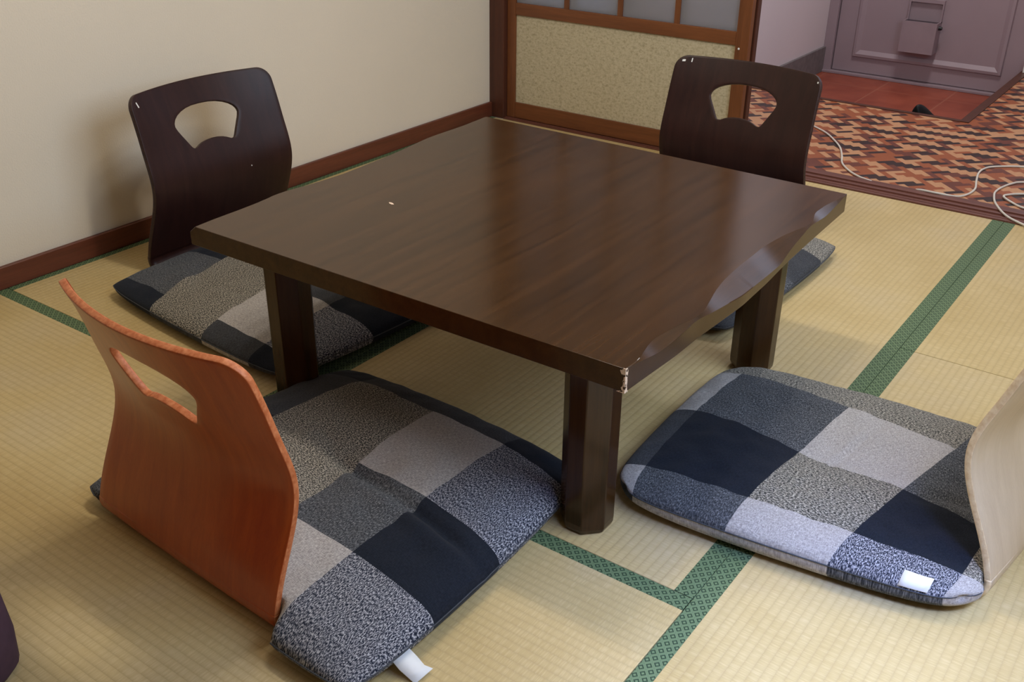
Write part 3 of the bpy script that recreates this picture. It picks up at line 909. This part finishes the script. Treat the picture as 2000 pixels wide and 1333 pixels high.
# care tags
def cloth_tag(root, cen, pts, name='care_tag', label=None):
    bm = bmesh.new()
    V_ = [[bm.verts.new((p[0]-cen.x, p[1]-cen.y, p[2])) for p in row] for row in pts]
    for a, b_ in zip(V_, V_[1:]):
        for k in range(len(a)-1): bm.faces.new((a[k], a[k+1], b_[k+1], b_[k]))
    o = from_bm(name, bm, M_TAGW, root, True)
    s = o.modifiers.new('s', 'SOLIDIFY'); s.thickness = 0.0006; s.offset = 0
    if label: o['label'] = label
    return o
cloth_tag(rootF, cenF, [[(1.512, -2.118, .024), (1.514, -2.088, .024)], [(1.524, -2.117, .0135), (1.527, -2.086, .014)], [(1.536, -2.115, .006), (1.541, -2.088, .0085)], [(1.549, -2.116, .0035), (1.552, -2.084, .006)]], label='white care tag')
pl = []
for j in range(3):
    row = []
    for i in range(5):
        s_ = 0.625+0.085*2*i/4*0.85; t_ = -0.995+0.045*j
        p_ = posR(s_, t_, True); row.append((p_.x+cenR.x+0.0004, p_.y+cenR.y-0.0018, p_.z+0.0012))
    pl.append(row)
cloth_tag(rootR, cenR, pl, 'sewn_label', 'small white sewn label')

# ------------------------------------------------------------------ cord in the hall
zc = 0.0032
pts = [(.80, .80), (.90, .745), (.994, .68), (1.06, .625), (1.113, .558), (1.160, .485), (1.195, .404), (1.225, .325), (1.27, .263), (1.315, .225), (1.354, .2075)]
P3 = [(x, y, zc) for x, y in pts]+[(1.372, .215, -0.004), (1.42, .2155, -0.006)]
P3 += [(1.470, .2165, -0.004), (1.500, .208, 0.006), (1.551, .203, 0.008)]+[(x, y, zc) for x, y in ((1.600, .222), (1.622, .262), (1.627, .324), (1.612, .400), (1.598, .482), (1.600, .54), (1.622, .585), (1.695, .639), (1.78, .655), (1.86, .60), (1.83, .53), (1.729, .478), (1.703, .44), (1.688, .39), (1.682, .34), (1.687, .297))]
P3 += [(1.708, .222, zc+0.002), (1.756, .128, 0.0085), (1.811, .088, 0.006), (1.90, .04, 0.0045), (1.98, .10, 0.009), (1.93, .19, 0.0085), (1.85, .222, zc+.001), (1.779, .238, zc), (1.742, .266, zc), (1.712, .30, zc+.002), (1.722, .335, zc), (1.753, .364, zc), (1.83, .41, zc), (1.95, .45, zc)]
M_CORD = plain('off_white_cable', s2l(214, 208, 196), 0.5, 0.4, 0.03)
co = tube('power_cord', P3, 0.0031, M_CORD)
tag(co, 'thin white cable looping over the patterned hall floor and wooden sill', 'cable')

# ------------------------------------------------------------------ shoe in the entrance
def shoe():
    root = empty('shoe', (1.228, 1.165, GZ), math.radians(75))
    tag(root, 'black shoe in the tiled entrance, only its top showing above the step', 'shoe')
    bm = bmesh.new()
    st = [(-0.045, .020, .100), (-0.038, .026, .112), (-0.015, .030, .112), (0.02, .031, .100), (0.06, .033, .080), (0.11, .038, .055), (0.16, .040, .048), (0.20, .032, .040), (0.215, .015, .028)]
    rings = []
    for (x, w_, h_) in st:
        ring = []; h_ *= 1.30
        for k in range(12):
            t = 2*math.pi*k/12
            yy_ = w_*math.cos(t); zz_ = 0.014+(h_-0.014)*(0.5+0.5*math.sin(t))
            if math.sin(t) > 0: yy_ *= 0.75+0.25*(1-math.sin(t))
            ring.append(bm.verts.new((x, yy_, zz_)))
        rings.append(ring)
    for a, b_ in zip(rings, rings[1:]):
        for k in range(12): bm.faces.new((a[k], a[(k+1) % 12], b_[(k+1) % 12], b_[k]))
    bm.faces.new(rings[0][::-1]); bm.faces.new(rings[-1])
    o = from_bm('upper', bm, plain('black_leather', s2l(10, 13, 13), 0.5, 0.25), root, True)
    o.modifiers.new('s', 'SUBSURF').levels = 2; o.modifiers['s'].render_levels = 2
    bm = bmesh.new(); L = []
    for z in (0.0, 0.017):
        L.append([bm.verts.new((0.085+0.133*math.cos(t)+0.0, 0.036*math.sin(t)*(1+0.15*math.cos(t)), z)) for t in [2*math.pi*k/28 for k in range(28)]])
    for k in range(28): bm.faces.new((L[0][k], L[0][(k+1) % 28], L[1][(k+1) % 28], L[1][k]))
    bm.faces.new(L[0][::-1]); bm.faces.new(L[1])
    from_bm('sole', bm, M_BLACK, root)
shoe()

# ------------------------------------------------------------------ dark plum bag cut off at the lower left corner
def bag():
    root = empty('bag', (1.037, -2.456, 0), math.radians(25))
    tag(root, 'dark plum soft bag edge cut off at the lower left corner', 'bag')
    bm = bmesh.new()
    n_ = 24; L = []
    for z, s in ((0.0, .94), (.01, 1.0), (.06, 1.03), (.12, .98), (.17, .88), (.20, .74), (.21, .55)):
        ring = []
        for k in range(n_):
            t = 2*math.pi*k/n_
            c, s_ = math.cos(t), math.sin(t)
            x = 0.10*math.copysign(abs(c)**0.6, c)*s; y = 0.05*math.copysign(abs(s_)**0.6, s_)*(s if z < .15 else s*0.6)
            ring.append(bm.verts.new((x, y, z)))
        L.append(ring)
    for a, b_ in zip(L, L[1:]):
        for k in range(n_): bm.faces.new((a[k], a[(k+1) % n_], b_[(k+1) % n_], b_[k]))
    bm.faces.new(L[0][::-1]); bm.faces.new(L[-1])
    mt = plain('plum_fabric', s2l(74, 54, 66), 0.8, 0.2, 0.1, 60)
    o = from_bm('bag_body', bm, mt, root, True)
    tube('handle', [(-.05, 0, .20), (-.045, 0, .26), (0, 0, .29), (.045, 0, .26), (.05, 0, .20)], 0.006, mt, root)
bag()
